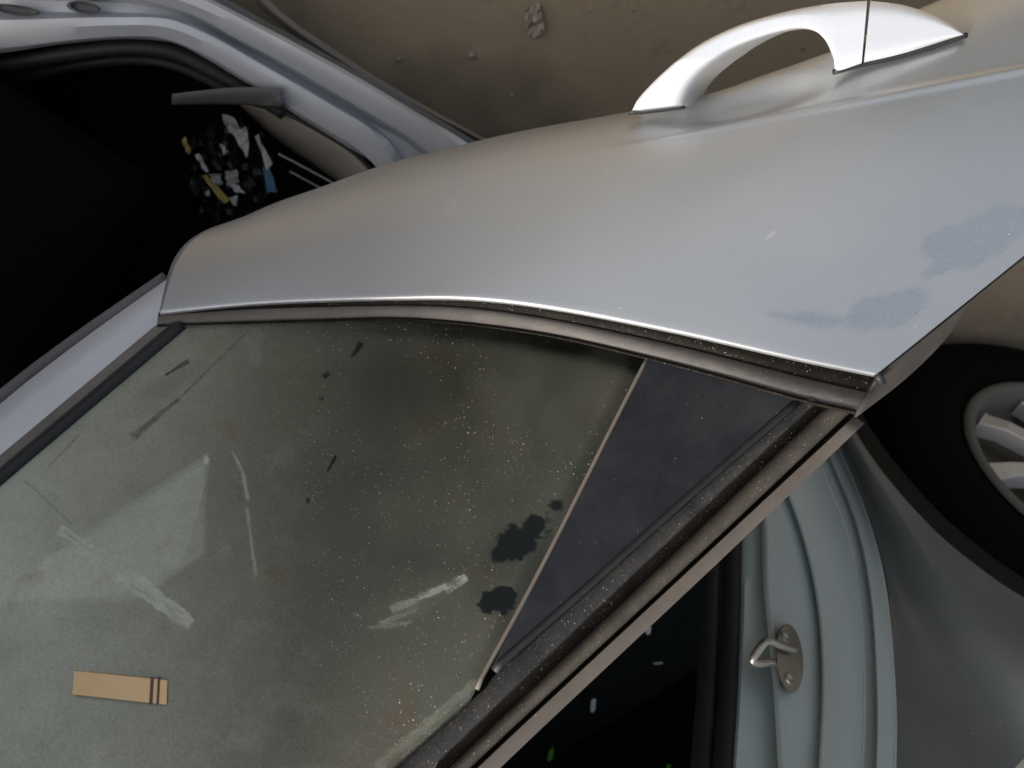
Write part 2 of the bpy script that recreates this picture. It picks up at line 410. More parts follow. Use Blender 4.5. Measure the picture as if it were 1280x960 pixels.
# ---- belt moulding
n = 120
up = smooth([(198, 391), (330, 379), (480, 373), (590, 373), (700, 387), (850, 416), (1000, 450), (1094, 470)], n)
lo = smooth([(196, 407), (235, 405), (400, 400), (500, 398), (600, 406), (700, 421), (808, 446), (900, 470), (1000, 498), (1070, 514)], n)
tt = np.linspace(0, 1, n); fr = np.interp(tt, [0, .3, .6, 1], [.22, .36, .42, .46])
dup = np.interp(up[:, 0], B[:, 0], B[:, 2]); Glo = GP.hit(lo[:, 0], lo[:, 1], .004); dlo = proj(Glo)[2]
def band(f, off):
    q = up*(1-f)[:, None]+lo*f[:, None]; return P(q[:, 0], q[:, 1], dup*(1-f)+dlo*f+off)
sub(strips('belt_groove', [band(0*fr-.05, .012), band(0*fr+.02, .004), band(fr*.4, .0025), band(fr*.8, .003), band(fr+.08, .008)], M['groove'], sharp=60))
sec = []
for k in range(15):
    q = k/14; f = fr+(1-fr)*q; sec.append(band(f, .004 - .0048*math.sin(math.pi*min(1, q*1.02))**.55))
sec.append(band(0*fr+1.0, .014)); sec.append(band(fr, .014))
sub(grid('belt_moulding', np.stack(sec), M['moulding'], wrap=True, cap=True, sharp=60))
sub(strips('moulding_lip', [band(0*fr+.97, .001), band(0*fr+1.03, -.0015), band(0*fr+1.09, .0005), band(0*fr+1.09, .006)], M['groove'], sharp=80))

# ---- window glass
GX, GY = 660, 520
gu = np.linspace(0, 1, GX)[None, :]; gv = np.linspace(0, 1, GY)[:, None]
ytop = np.interp(np.linspace(0, 1, GX), [0, 1], [0, 1])
tl_, tr_, br_, bl_ = np.array([215., 396]), np.array([814., 440]), np.array([500., 1045]), np.array([-560., 1090])
px = (tl_[0]*(1-gu)+tr_[0]*gu)*(1-gv)+(bl_[0]*(1-gu)+br_[0]*gu)*gv
py = (tl_[1]*(1-gu)+tr_[1]*gu)*(1-gv)+(bl_[1]*(1-gu)+br_[1]*gu)*gv - 22*np.sin(math.pi*gu)*(1-gv)
GG = GP.hit(px, py)
dust = .50 + .14*(fbm(px/150, py/150, 5)-.5)
dust += .38*smoothstep(480, 0, px)+.12*smoothstep(700, 960, py)*smoothstep(600, 300, px) - .05*smoothstep(330, 560, px)*smoothstep(760, 560, py)
pale = .06 + .70*smoothstep(440, -20, px)*(.6+.8*fbm(px/120+5, py/90, 4)) ; grit = .25+.75*smoothstep(150, 520, px)  # left side: sky reflection painted as heavier, paler dust
def blob(cx, cy, rx, ry, ang=0, soft=.65):
    wob = 1+.9*(fbm(px/16+cx, py/16+cy, 4)-.5)+.5*(fbm(px/4+cx, py/4+cy, 2)-.5); return 1-smoothstep(1-soft, 1, ell(px, py, cx, cy, rx, ry, ang)*wob)
def line(x0, y0, x1, y1, w0, w1=None, soft=.6):
    w1 = w0 if w1 is None else w1; L = math.hypot(x1-x0, y1-y0); ux, uy = (x1-x0)/L, (y1-y0)/L
    t = ((px-x0)*ux+(py-y0)*uy)/L; dd = np.abs((px-x0)*uy-(py-y0)*ux); ww = w0+(w1-w0)*np.clip(t, 0, 1)
    end = smoothstep(-.05, .05, t)*smoothstep(1.05, .95, t)
    tx_ = .35+1.1*fbm((px*ux+py*uy)/22, (px*uy-py*ux)/3.5, 3); dd = dd+ww*.7*(fbm(px/9+x0, py/9+y0, 3)-.5)
    return (1-smoothstep(ww*(1-soft), ww, dd))*end*np.clip(tx_, 0, 1)
wipe = np.maximum.reduce([blob(645, 678, 36, 25, -15), blob(668, 655, 20, 16, -40), blob(624, 694, 13, 14), blob(694, 632, 13, 11)*.6, blob(622, 749, 25, 18, -10, .3)*.95])
wipe = np.maximum.reduce([wipe, line(236, 451, 207, 469, 4, 2)*.8, line(224, 498, 166, 547, 3, 7)*.55, line(310, 414, 222, 500, 1.6)*.4, line(100, 543, 62, 582, 1.6)*.3,
    line(452, 428, 440, 446, 6, 3)*.6, line(420, 570, 409, 590, 3, 1.5)*.8, line(404, 472, 412, 466, 4)*.6, blob(385, 625, 4, 6)*.7, blob(402, 498, 5, 4)*.5,
    line(30, 600, 90, 655, 2)*.25, blob(210, 480, 60, 22, -38, .9)*.18])
dust = dust*(1-wipe)
# cleaner strip just below the belt and along the rear seal
dust -= .20*smoothstep(300, 520, px)*smoothstep(900, 700, py)*(.35+1.1*fbm(px/70+2, py/70+7, 5))  # less dust right of centre paints the darker reflection there
yb = np.interp(px, lo[:, 0], lo[:, 1]); dust -= .22*smoothstep(34, 12, py-yb)*smoothstep(250, 700, px)
xr = np.interp(py, [448, 838], [808, 607]); dust -= .12*smoothstep(26, 8, xr-px)
pl = np.maximum.reduce([line(556, 738, 584, 722, 9, 8)*.8, line(522, 748, 560, 733, 7, 6)*.7, line(488, 762, 524, 750, 9, 6)*.6, line(474, 780, 520, 762, 4)*.6, line(460, 785, 512, 779, 4)*.5, blob(446, 769, 10, 7, 0, .9)*.3, blob(520, 760, 60, 22, -25, .9)*.18])
pl = np.maximum.reduce([pl, line(290, 563, 303, 590, 2, 4)*.8, line(303, 590, 310, 625, 4, 3)*.8, line(308, 632, 320, 722, 3)*.7, blob(195, 720, 0.1, .1),
    line(70, 662, 165, 730, 13, 15, .3)*1.0, line(160, 722, 240, 782, 16, 11, .3)*1.0, blob(258, 575, 6, 9)*.9, blob(243, 604, 13, 5, -15)*.45, line(470, 960, 600, 850, 9)*.35, line(500, 950, 606, 856, 4)*.3, blob(70, 905, 20, 60, 15, .8)*.3])  # the wide strokes here paint a crossing reflection into the dust
sm = np.clip(fbm(px/40+9, py/30+2, 4)*2-1.15, 0, 1)*smoothstep(200, 300, px)*smoothstep(480, 380, px); pale = pale + .3*sm
gleam = smoothstep(92, 98, px)*smoothstep(212, 204, px)*smoothstep(838, 846, py-.1*(px-92))*smoothstep(874, 864, py-.1*(px-92)); dust = dust*(1-.72*gleam); pale = pale*(1-.6*gleam)  # dust thinned under the slab that stands for the orange reflection
glare = smoothstep(0, 1, (px*.53+py*.85-617-1.0)/14)*smoothstep(262, 250, px)*smoothstep(756, 742, py)*smoothstep(0, 1, (1000-(px*.8+py*1.14))/14); dust = dust*(1-.30*glare)+.22*glare; pale = pale+.30*glare*(.7+.6*fbm(px/30, py/20, 3))  # reflected pale triangle painted into the dust and pale tones
pale = np.clip(np.maximum(pale, pl), 0, 1); dust = np.maximum(dust, pl*.78)
dust = np.clip(dust, 0.02, .9)
inner = GG - GP.n*.004
vv = np.concatenate([GG.reshape(-1, 3), inner[::GY-1, ::GX-1].reshape(-1, 3)])
fc = gridfaces(GY, GX); nb = GX*GY; fc2 = [(nb, nb+2, nb+3, nb+1)]
me = bpy.data.meshes.new('window_glass'); me.from_pydata([tuple(v) for v in vv], [], fc+fc2); me.update()
glass = link('window_glass', me, None, [M['glass'], M['clear']]); me.polygons[len(fc)].material_index = 1; shade(me)
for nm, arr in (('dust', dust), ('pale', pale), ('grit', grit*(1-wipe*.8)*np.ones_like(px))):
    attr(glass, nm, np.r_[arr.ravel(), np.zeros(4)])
sub(glass)

# ---- front run channel and sash
def GL(pts, off, n=30): q = smooth(pts, n); return GP.hit(q[:, 0], q[:, 1], off)
sub(tube('run_channel', GL([(-120, 702), (0, 599), (228, 406)], .001), .0052, M['rubber_dark'], k=10))
sub(tube('channel_lip', GL([(-120, 693), (0, 590), (219, 405)], .003), .0025, M['trim'], k=8))
sub(strips('window_sash', [GL([(-120, 692), (0, 590), (222, 404)], -.004), GL([(-120, 690), (0, 588), (218, 404)], .003), GL([(-120, 672), (0, 571), (197, 407)], .003), GL([(-120, 670), (0, 569), (194, 407)], -.012)], M['rubber_tan']))

# ---- rear quarter trim and frame
def prism(name, poly, off, th, mat, bev=.0015):
    q = np.array(poly, float); top = GP.hit(q[:, 0], q[:, 1], off); bot = top-GP.n*th; k = len(q)
    faces = [tuple(range(k)), tuple(range(2*k-1, k-1, -1))]+[(i, i+k, (i+1) % k+k, (i+1) % k) for i in range(k)]
    o = mesh(name, np.vstack([top, bot]), faces, mat, None, True)
    b = o.modifiers.new('bevel', 'BEVEL'); b.width = bev; b.segments = 3; o.data.set_sharp_from_angle(angle=math.radians(40)); return o
sub(prism('quarter_trim', [(813, 440), (1004, 490), (624, 829), (613, 836)], .0025, .008, M['trim']))
sub(tube('quarter_seal', GL([(811, 444), (760, 544), (700, 664), (650, 760), (606, 840), (596, 862)], .0015), .0017, M['seal_tan'], k=8))
sub(tube('trim_bead', GL([(997, 503), (860, 622), (720, 747), (626, 829), (618, 839)], .0008), .0036, M['rubber_dark'], k=10))
def fl(pts, off): return GL(pts, off, 40)
L0 = [(1012, 494), (872, 616), (775, 703), (632, 831), (600, 866), (492, 962), (380, 1066)]
L1 = [(1020, 502), (809, 700), (538, 960), (420, 1072)]
L2 = [(1037, 506), (837, 700), (564, 960), (446, 1074)]
L3 = [(1060, 514), (864, 700), (584, 960), (466, 1076)]
L4 = [(1068, 521), (876, 700), (598, 960), (480, 1078)]
L5 = [(1080, 529), (897, 703), (623, 961), (505, 1080)]
mixl = lambda a, b, f: [tuple(np.array(p)*(1-f)+np.array(q)*f) for p, q in zip(smooth(a, 12), smooth(b, 12))]
sub(strips('rear_frame', [fl(L0, -.006), fl(L0, .002), fl(mixl(L0, L1, .15), .004), fl(mixl(L0, L1, .8), .0045), fl(L1, .003), fl(mixl(L1, L2, .12), -.004)], M['frame_blue'], sharp=50))
sub(strips('frame_groove', [fl(mixl(L1, L2, .05), -.001), fl(mixl(L1, L2, .3), -.007), fl(mixl(L1, L2, .7), -.007), fl(mixl(L1, L2, 1.05), -.003)], M['groove'], sharp=60))
sub(strips('frame_bead', [fl(mixl(L1, L2, .85), -.007), fl(L2, -.001), fl(mixl(L2, L3, .3), .0018), fl(mixl(L2, L3, .7), .0018), fl(L3, -.002), fl(mixl(L3, L4, .3), -.009)], M['frame_tan'], sharp=80))
sub(strips('outer_groove', [fl(mixl(L3, L4, 0), -.004), fl(mixl(L3, L4, .5), -.012), fl(mixl(L3, L4, 1.05), -.006)], M['groove'], sharp=60))
sub(strips('frame_flange', [fl(mixl(L3, L4, .9), -.010), fl(L4, -.004), fl(mixl(L4, L5, .5), -.0045), fl(L5, -.007), fl(L5, -.012)], M['flange'], sharp=50, solid=.0008))

# ---- pull handle
def loft_handle(name, O, I, dd, shift, mat, n=90, ext=.05, crown=.006):
    o_ = smooth(O, n); i_ = smooth(I, n); t = np.linspace(0, 1, n)
    d = np.interp(t, *dd); sh = np.interp(t, *shift); sec = []
    for k in range(21):
        q = k/20; c = abs(2*q-1)**6
        qq = o_*(1-q)+i_*q; sec.append(P(qq[:, 0], qq[:, 1], d+crown*c))
    for f in (.25, .6, 1.0):
        sec.append(P(i_[:, 0]+sh*f, i_[:, 1]+.15*sh*f, d+crown+ext*f))
    for f in (1.0, .6, .25):
        m_ = o_*.97+i_*.03; sec.append(P(m_[:, 0]+sh*f*.9, m_[:, 1]+.2*sh*f, d+crown+ext*f))
    o = grid(name, np.stack(sec), mat, wrap=True, cap=True); o.data.set_sharp_from_angle(angle=math.radians(32)); return o
sub(loft_handle('handle', [(790, 138), (800, 121), (830, 90), (870, 58), (920, 33), (980, 15), (1035, 5), (1084, 1)],
    [(853, 131), (857, 117), (866, 101), (884, 83), (914, 62), (960, 44), (998, 36), (1022, 41), (1035, 56), (1042, 76), (1047, 88), (1077, 79)],
    ([0, .25, 1], [.70, .672, .665]), ([0, .3, .55, 1], [22, 22, 5, 0]), M['paint_handle'], ext=.062))
sub(loft_handle('handle_cap', [(1088, 1), (1128, 6), (1163, 17), (1188, 30), (1201, 40), (1204, 42.5)], [(1080, 78), (1118, 69.5), (1150, 60.5), (1180, 51), (1198, 45.5), (1204, 43.5)],
    ([0, 1], [.665, .672]), ([0, 1], [0, 0]), M['paint_handle'], n=50, crown=.006))
q = smooth([(786, 140, .725), (820, 137, .722), (856, 132, .718)], 12); sub(tube('handle_gasket', P(*q.T), .0028, M['rubber_dark'], k=8))
q = smooth([(1042, 90, .684), (1078, 80.5, .684), (1118, 71.5, .682), (1160, 60, .68), (1208, 44, .678)], 24); sub(tube('handle_gasket', P(*q.T), .0026, M['rubber_dark'], k=8))

# ---- body side: jamb, fender, arch, wheel
DX = np.array([-.777, .63, 0]); DX /= np.linalg.norm(DX); NB = np.array([-.63, -.777, .10]); NB /= np.linalg.norm(NB)
BP = Plane(P(1050, 800, .85), NB)
def BL(pts, off, n=40): q = smooth(pts, n); return BP.hit(q[:, 0], q[:, 1], off)
ed = [(1030, 520), (1046, 554), (1084, 645), (1107, 738), (1118, 866), (1118, 960), (1112, 1080)]
gr = [(1020, 520), (1040, 575), (1072, 657), (1090, 750), (1097, 866), (1096, 960), (1090, 1080)]
gl_ = [(1000, 520), (1023, 581), (1055, 662), (1072, 750), (1078, 866), (1075, 960), (1068, 1080)]
ml = [(950, 540), (988, 622), (1011, 692), (1026, 773), (1030, 866), (1026, 960), (1018, 1080)]
rg = [(945, 560), (955, 651), (957, 727), (962, 779), (970, 866), (976, 960), (980, 1080)]
lf = [(930, 560), (925, 668), (922, 779), (918, 866), (912, 960), (905, 1080)]
off = lambda a, dx: [(x+dx, y) for x, y in a]
part(strips('door_jamb', [BL(ed, -.002), BL(off(ed, -3), -.001), BL(gr, -.004), BL(off(gr, -3), -.012), BL(off(gl_, 3), -.016), BL(gl_, -.012), BL(off(ml, 5), -.016), BL(off(ml, 1), -.018), BL(off(ml, -3), -.026),
    BL(off(rg, 10), -.030), BL(off(rg, 2), -.032), BL(off(rg, -4), -.045), BL(off(lf, 8), -.052), BL(lf, -.062), BL(off(lf, -14), -.075)], M['jamb'], sharp=75))
for ln_, of_, rd_ in ((ml, -.018, .0022), (off(rg, 2), -.032, .0042), (off(gl_, 2), -.0135, .002), (off(ed, -1), -.0025, .0025)):
    part(tube('jamb_ridge', BL(ln_, of_), rd_, M['jamb'], k=10))
part(tube('jamb_seal', BL(off(lf, -8), -.066), .010, M['rubber_dark'], k=12))
part(tube('jamb_seal', BL(off(lf, -34), -.085), .011, M['rubber_dark'], k=12))
arch = [(1030, 470), (1058, 520), (1095, 578), (1145, 638), (1200, 690), (1290, 752), (1420, 805)]
ed_f = [(1030, 505), (1046, 554), (1084, 645), (1107, 738), (1118, 866), (1118, 960), (1112, 1120)]
FN = np.array([-math.sin(math.radians(10)), -math.cos(math.radians(10)), .1]); FN /= np.linalg.norm(FN); FP = Plane(P(1115, 850, .87), FN)
def FL(pts, off, n=40): q = smooth(pts, n); return FP.hit(q[:, 0], q[:, 1], off)
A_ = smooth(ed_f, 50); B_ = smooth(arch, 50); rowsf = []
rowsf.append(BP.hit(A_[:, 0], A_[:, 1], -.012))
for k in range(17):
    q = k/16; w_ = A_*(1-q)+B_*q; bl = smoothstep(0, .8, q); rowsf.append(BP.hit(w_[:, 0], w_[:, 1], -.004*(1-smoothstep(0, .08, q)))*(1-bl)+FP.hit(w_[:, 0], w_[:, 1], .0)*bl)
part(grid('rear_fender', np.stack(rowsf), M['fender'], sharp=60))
lip0 = FL(arch, .0005, 50); lip1 = FL([(x+6, y-10) for x, y in arch], -.004, 50); lip2 = FL([(x+10, y-18) for x, y in arch], -.03, 50); lip3 = lip2-FN*.14
part(strips('arch_lip', [lip0, lip1, lip2], M['groove'], sharp=60))
part(strips('arch_liner', [lip2, lip3, lip3+np.array([-.25, .1, .02])], M['black'], sharp=60))
# wheel
NW = FN; SD = np.cross([0, 0, 1.], NW); SD /= np.linalg.norm(SD); UPV = np.cross(NW, SD)
wc = FP.hit(np.array([1371.]), np.array([590.]), -.03)[0]; RW = .205
def disc(r, off, n=64): a_ = np.linspace(0, 2*math.pi, n); return wc+NW*off+r*(np.cos(a_)[:, None]*SD+np.sin(a_)[:, None]*UPV)
wheel = part(grid('rear_wheel', np.stack([disc(RW+.006, -.006), disc(RW+.004, 0), disc(RW-.006, .001), disc(RW-.014, -.006), disc(RW-.02, -.05), disc(RW-.05, -.07), disc(.03, -.07)]), M['rim'], sharp=70))
def wsub(o): o.parent = wheel; return o
ty = [disc(RW+.002, -.012)]+[disc(RW+.01+.140*math.sin(q)**.8, .006-.10*(1-math.cos(q))*.8 + .012*math.sin(q)) for q in np.linspace(.15, 1.5, 10)]+[disc(RW+.145, -.19)]
wsub(grid('tyre', np.stack(ty), M['tyre'], sharp=70))
wsub(grid('hub', np.stack([disc(.052, -.05), disc(.05, -.012), disc(.03, -.006), disc(.002, -.004)]), M['spoke'], sharp=50))
def spoke(ang):
    c, s_ = math.cos(ang), math.sin(ang); er = c*SD+s_*UPV; et = -s_*SD+c*UPV; vs = []
    st = [(.04, .020, -.008), (.09, .017, -.006), (.14, .017, -.010), (.178, .022, -.024)]
    for rr, hw, o_ in st:
        b = wc+er*rr
        vs += [b-et*hw+NW*(o_-.03), b-et*hw*.85+NW*o_, b+et*hw*.85+NW*o_, b+et*hw+NW*(o_-.03)]
    fs = []
    for i in range(3):
        for j in range(3): a_ = i*4+j; fs.append((a_, a_+1, a_+5, a_+4))
    fs += [(0, 1, 2, 3), (12, 15, 14, 13)]
    o = wsub(mesh('spoke', vs, fs, M['spoke'], None, False)); b = o.modifiers.new('bevel', 'BEVEL'); b.width = .003; b.segments = 2
def wang(x, y): q_ = FP.hit(np.array([x]), np.array([y]), -.04)[0]-wc; return math.atan2(q_@UPV, q_@SD)
a0, a1 = wang(1238., 518.), wang(1236., 578.); NSP = max(5, round(2*math.pi/abs(a1-a0)))
print('spokes', NSP, a0, a1, np.linalg.norm(FP.hit(np.array([1232.]), np.array([515.]), -.04)[0]-wc))
for k in range(NSP): spoke(a0+(a1-a0 > 0 or -1)*2*math.pi*k/NSP)

# ---- striker
def sl(px, py, off=0): return BP.hit(px, py, off)
k = 28; an = np.linspace(0, 2*math.pi, k, endpoint=False)
ox = 987+17*np.cos(an)+3*np.sin(an); oy = 823+43*np.sin(an)
f0 = sl(ox, oy, -.010); f1 = sl(987+(ox-987)*.92, 823+(oy-823)*.95, -.0075); fb = sl(ox, oy, -.045)
vs = np.vstack([fb, f0, f1]); fs = [tuple(2*k+i for i in range(k))]
for r_ in range(2): fs += [(r_*k+i, r_*k+(i+1) % k, (r_+1)*k+(i+1) % k, (r_+1)*k+i) for i in range(k)]
striker = part(mesh('door_striker', vs, fs, M['steel'], None, True)); striker.data.set_sharp_from_angle(angle=math.radians(30))
def ssub(o): o.parent = striker; return o
d0 = proj(sl(np.array([987.]), np.array([823.]), -.008))[2][0]
q = smooth([(994, 812, d0+.004), (985, 810, d0-.004), (968, 803, d0-.020), (960, 801, d0-.026), (953, 806, d0-.030), (942, 822, d0-.034), (942, 827, d0-.034), (950, 829, d0-.030), (963, 828, d0-.020), (978, 834, d0-.004), (984, 838, d0+.004)], 40)
ssub(tube('striker_loop', P(*q.T), .0040, M['steel'], k=12))
for (x, y) in ((981, 797), (986, 849)):
    c = sl(np.array([x]), np.array([y]), -.0075)[0]
    e1_ = np.cross(BP.n, [0, 0, 1.]); e1_ /= np.linalg.norm(e1_); e2_ = np.cross(BP.n, e1_)
    rr = np.linspace(0, 2*math.pi, 13); ring = lambda r_, o_: c+BP.n*o_+r_*(np.cos(rr)[:, None]*e1_+np.sin(rr)[:, None]*e2_)
    ssub(grid('screw', np.stack([ring(.0065, 0), ring(.006, .0018), ring(.004, .0022), ring(.0025, .0005), ring(.0001, 0)]), M['steel'], sharp=50))

# ---- B pillar in front of the door
bpo = -.022
part(strips('centre_pillar', [GL([(-120, 620), (0, 512), (98, 434), (212, 352), (300, 290)], bpo-.03), GL([(-120, 613), (0, 505), (98, 428), (210, 348), (300, 285)], bpo), GL([(-120, 640), (0, 530), (105, 450), (215, 370), (300, 305)], bpo+.002), GL([(-120, 690), (0, 580), (205, 410), (300, 330)], bpo), GL([(-120, 700), (0, 590), (225, 415), (310, 335)], bpo-.02)], M['pillar'], sharp=60))
part(tube('pillar_seal', GL([(-120, 603), (0, 497), (98, 422), (208, 346)], bpo-.006), .0058, M['greytrim'], k=10))

# ---- sill of the front opening
def HL(pts, z, n=60): q = smooth(pts, n); return H(q[:, 0], q[:, 1], z)
s_in = [(-80, 70), (0, 66), (80, 55), (150, 49), (200, 51), (235, 61), (310, 105), (380, 150), (440, 187), (472, 207), (484, 228)]
s_fo = [(-80, 20), (0, 22), (100, 20), (170, 20), (220, 24), (262, 42), (330, 80), (400, 120), (466, 161), (490, 182), (498, 208)]
s_go = [(-80, -6), (0, -4), (110, 0), (190, 6), (232, 19), (290, 50), (345, 79), (420, 123), (490, 165), (535, 194), (560, 220)]
s_rm = [(-80, -20), (0, -18), (110, -14), (200, -8), (245, 8), (300, 35), (350, 62), (430, 106), (500, 146), (562, 186), (585, 210)]
s_ro = [(-80, -34), (0, -34), (120, -34), (215, -24), (266, 0), (318, 27), (370, 54), (450, 98), (515, 137), (586, 180), (610, 205)]
part(strips('sill', [HL(s_in, .40), HL(s_in, .445), HL(mixl(s_in, s_fo, .12), .452), HL(mixl(s_in, s_fo, .6), .455), HL(mixl(s_in, s_fo, .93), .452), HL(s_fo, .445), HL(mixl(s_fo, s_go, .25), .425), HL(mixl(s_fo, s_go, .9), .42), HL(s_go, .425), HL(mixl(s_go, s_rm, .25), .437), HL(mixl(s_go, s_rm, 1), .442), HL(mixl(s_rm, s_ro, .7), .44), HL(s_ro, .432), HL(s_ro, .36)], M['sillpaint'], sharp=28))
so2 = [(200, -40), (284, 0), (335, 28), (385, 55), (460, 97), (525, 135), (596, 178), (620, 200)]
so1 = [(190, -34), (272, 3), (322, 29), (373, 56), (450, 100), (515, 139), (588, 182), (612, 207)]
part(strips('sill_seam', [HL(so1, .425), HL(so1, .415), HL(so2, .41), HL(so2, .37)], M['greytrim'], sharp=70))
k1 = [(300, -22), (322, 6), (352, 32), (392, 62), (450, 98), (520, 137), (600, 178), (640, 198)]
k2 = [(318, -26), (336, 0), (368, 28), (406, 54), (470, 96), (540, 137), (612, 176), (650, 196)]
part(strips('side_skirt', [HL(k1, .34), HL(k1, .36), HL(mixl(k1, k2, .5), .365), HL(k2, .36), HL(k2, .29)], M['skirt'], sharp=60))
for (x, y, rx, ry, an_) in ((104, 9, 17, 6, 8), (18, 12, 26, 5, 4)):
    rr = np.linspace(0, 2*math.pi, 25); ex = lambda f: (x+f*(rx*np.cos(rr)), y+f*(ry*np.sin(rr)+.12*rx*np.cos(rr)))
    part(grid('drain_hole', np.stack([H(*ex(1.25), .4395), H(*ex(1.1), .4425), H(*ex(.95), .442), H(*ex(.85), .437), H(*ex(.02), .437)]), [M['greytrim']], sharp=70))
part(tube('weatherstrip', HL([(-80, 90), (0, 82), (80, 68), (150, 60), (200, 62), (242, 76), (320, 120), (356, 142)], .425), .010, M['rubber_dark'], k=10))
part(tube('weatherstrip', HL([(-80, 110), (0, 100), (90, 82), (160, 74), (215, 80), (262, 100), (310, 125)], .40), .008, M['rubber_dark'], k=10))
part(strips('sill_panel', [HL([(352, 139), (400, 166), (440, 192), (462, 214), (470, 235)], .425), HL([(349, 141), (397, 169), (436, 196), (456, 218), (464, 240)], .418), HL([(300, 130), (345, 172), (395, 206), (430, 232), (445, 250)], .34)], M['tantrim'], sharp=70, solid=.003))
part(tube('panel_seam', HL([(350, 137), (400, 164), (442, 190), (466, 213)], .43), .0035, M['rubber_dark'], k=8))
t0 = HL([(215, 118), (290, 110), (350, 111), (353, 118), (348, 120), (355, 131)], .47, 24)
t1 = HL([(215, 129), (280, 128), (310, 129), (330, 131), (345, 132), (352, 134)], .458, 24)
part(strips('scuff_trim', [t0, t0*.5+t1*.5, t1, HL([(215, 131), (280, 130), (318, 132), (340, 133.5), (350, 135)], .44, 24)], M['greytrim'], solid=.0015, sharp=40))
part(tube('seat_rail', HL([(348, 192), (380, 209), (415, 228), (440, 242)], .36), .0022, M['steel'], k=8))
part(tube('seat_rail', HL([(362, 214), (395, 232), (420, 246)], .35), .002, M['steel'], k=8))

# ---- dark inside of the car
def car_pt(along, inw, z):     # car axes: along = rearwards from the jamb, inw = towards the middle of the car
    j = np.array([BP.p[0], BP.p[1], 0]); I = np.array([.63, .777, 0]); return j+DX*along+I*inw+np.array([0, 0, z])
def quad(name, pts, mat, solid=.01):
    o = part(grid(name, np.array(pts).reshape(2, 2, 3), mat, sm=False, solid=solid)); return o
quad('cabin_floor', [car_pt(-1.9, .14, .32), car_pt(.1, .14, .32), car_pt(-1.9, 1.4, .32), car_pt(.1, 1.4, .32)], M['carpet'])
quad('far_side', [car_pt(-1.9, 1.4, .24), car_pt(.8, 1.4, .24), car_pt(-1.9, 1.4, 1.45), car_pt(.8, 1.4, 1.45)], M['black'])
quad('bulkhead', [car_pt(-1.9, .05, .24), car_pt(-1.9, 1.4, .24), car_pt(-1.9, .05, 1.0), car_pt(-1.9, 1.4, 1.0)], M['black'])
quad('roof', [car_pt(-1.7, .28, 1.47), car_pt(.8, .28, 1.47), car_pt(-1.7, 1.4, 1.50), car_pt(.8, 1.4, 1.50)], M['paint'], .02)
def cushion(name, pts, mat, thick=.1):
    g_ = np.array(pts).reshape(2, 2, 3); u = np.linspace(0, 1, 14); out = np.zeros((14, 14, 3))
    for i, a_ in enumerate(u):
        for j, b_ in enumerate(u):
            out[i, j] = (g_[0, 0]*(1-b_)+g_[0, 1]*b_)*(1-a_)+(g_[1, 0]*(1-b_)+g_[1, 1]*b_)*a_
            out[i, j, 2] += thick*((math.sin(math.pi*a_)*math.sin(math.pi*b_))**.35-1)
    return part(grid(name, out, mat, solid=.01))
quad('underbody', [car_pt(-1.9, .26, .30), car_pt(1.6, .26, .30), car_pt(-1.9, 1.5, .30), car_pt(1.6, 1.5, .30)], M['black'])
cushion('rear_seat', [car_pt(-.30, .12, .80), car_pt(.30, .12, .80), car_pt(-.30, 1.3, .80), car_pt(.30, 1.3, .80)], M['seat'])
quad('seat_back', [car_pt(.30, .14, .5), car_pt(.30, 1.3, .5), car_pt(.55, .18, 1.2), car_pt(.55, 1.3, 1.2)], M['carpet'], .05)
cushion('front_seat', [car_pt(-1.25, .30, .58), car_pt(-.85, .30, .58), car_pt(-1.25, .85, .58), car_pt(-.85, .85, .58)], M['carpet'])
# inner skin of the door
idr = [p0[::25]-GP.n*.06, p0[::25]-GP.n*.07+np.array([0, .03, -.12]), p0[::25]-GP.n*.05+np.array([0, .06, -.24])]
sub(strips('inner_panel', idr, M['black'], sharp=60, solid=.004))

# ------------------------------------------------------------------ loose things
def crumple(name, pts, mat, z=None, amp=.006, n=9, seed=0, plane=None):
    """a creased scrap: quad given by its corners, with random folds and real thickness"""
    rg_ = np.random.default_rng(seed); c = np.array(pts, float)
    c3 = H(c[:, 0], c[:, 1], z) if plane is None else plane(c[:, 0], c[:, 1])
    out = np.zeros((n, n, 3)); nz = rg_.random((n, n))-.5
    for i in range(n):
        for j in range(n):
            a_, b_ = i/(n-1), j/(n-1); out[i, j] = (c3[0]*(1-b_)+c3[1]*b_)*(1-a_)+(c3[3]*(1-b_)+c3[2]*b_)*a_
    out += nz[..., None]*amp*2*np.array([.4, .4, 1]) + (np.abs(np.sin(np.arange(n)*1.9+seed))[:, None, None]*amp)*np.array([0, 0, 1])
    if z is not None: out[..., 2] = np.maximum(out[..., 2], z-.5*amp)
    o = grid(name, out, mat, sm=False, solid=.0012); return o
def bag():
    g_ = np.zeros((22, 22, 3)); rg_ = np.random.default_rng(3); pxs = np.linspace(225, 352, 22); pys = np.linspace(140, 285, 22)
    for i in range(22):
        for j in range(22):
            a_, b_ = (i-10.5)/10.5, (j-10.5)/10.5; h = max(0, 1-a_*a_*1.1-b_*b_*1.1)**.5; a_ *= 1; 
            g_[i, j] = H(np.array([pxs[j]]), np.array([pys[i]]), .327)[0]; g_[i, j, 2] += (h*.035+(rg_.random()-.5)*.016 if h > 0 else -.02)
    return g_
tag(grid('rubbish_bag', bag(), M['bag'], sm=False, solid=.001), 'crumpled shiny black rubbish bag lying in the dark front footwell', 'bag')
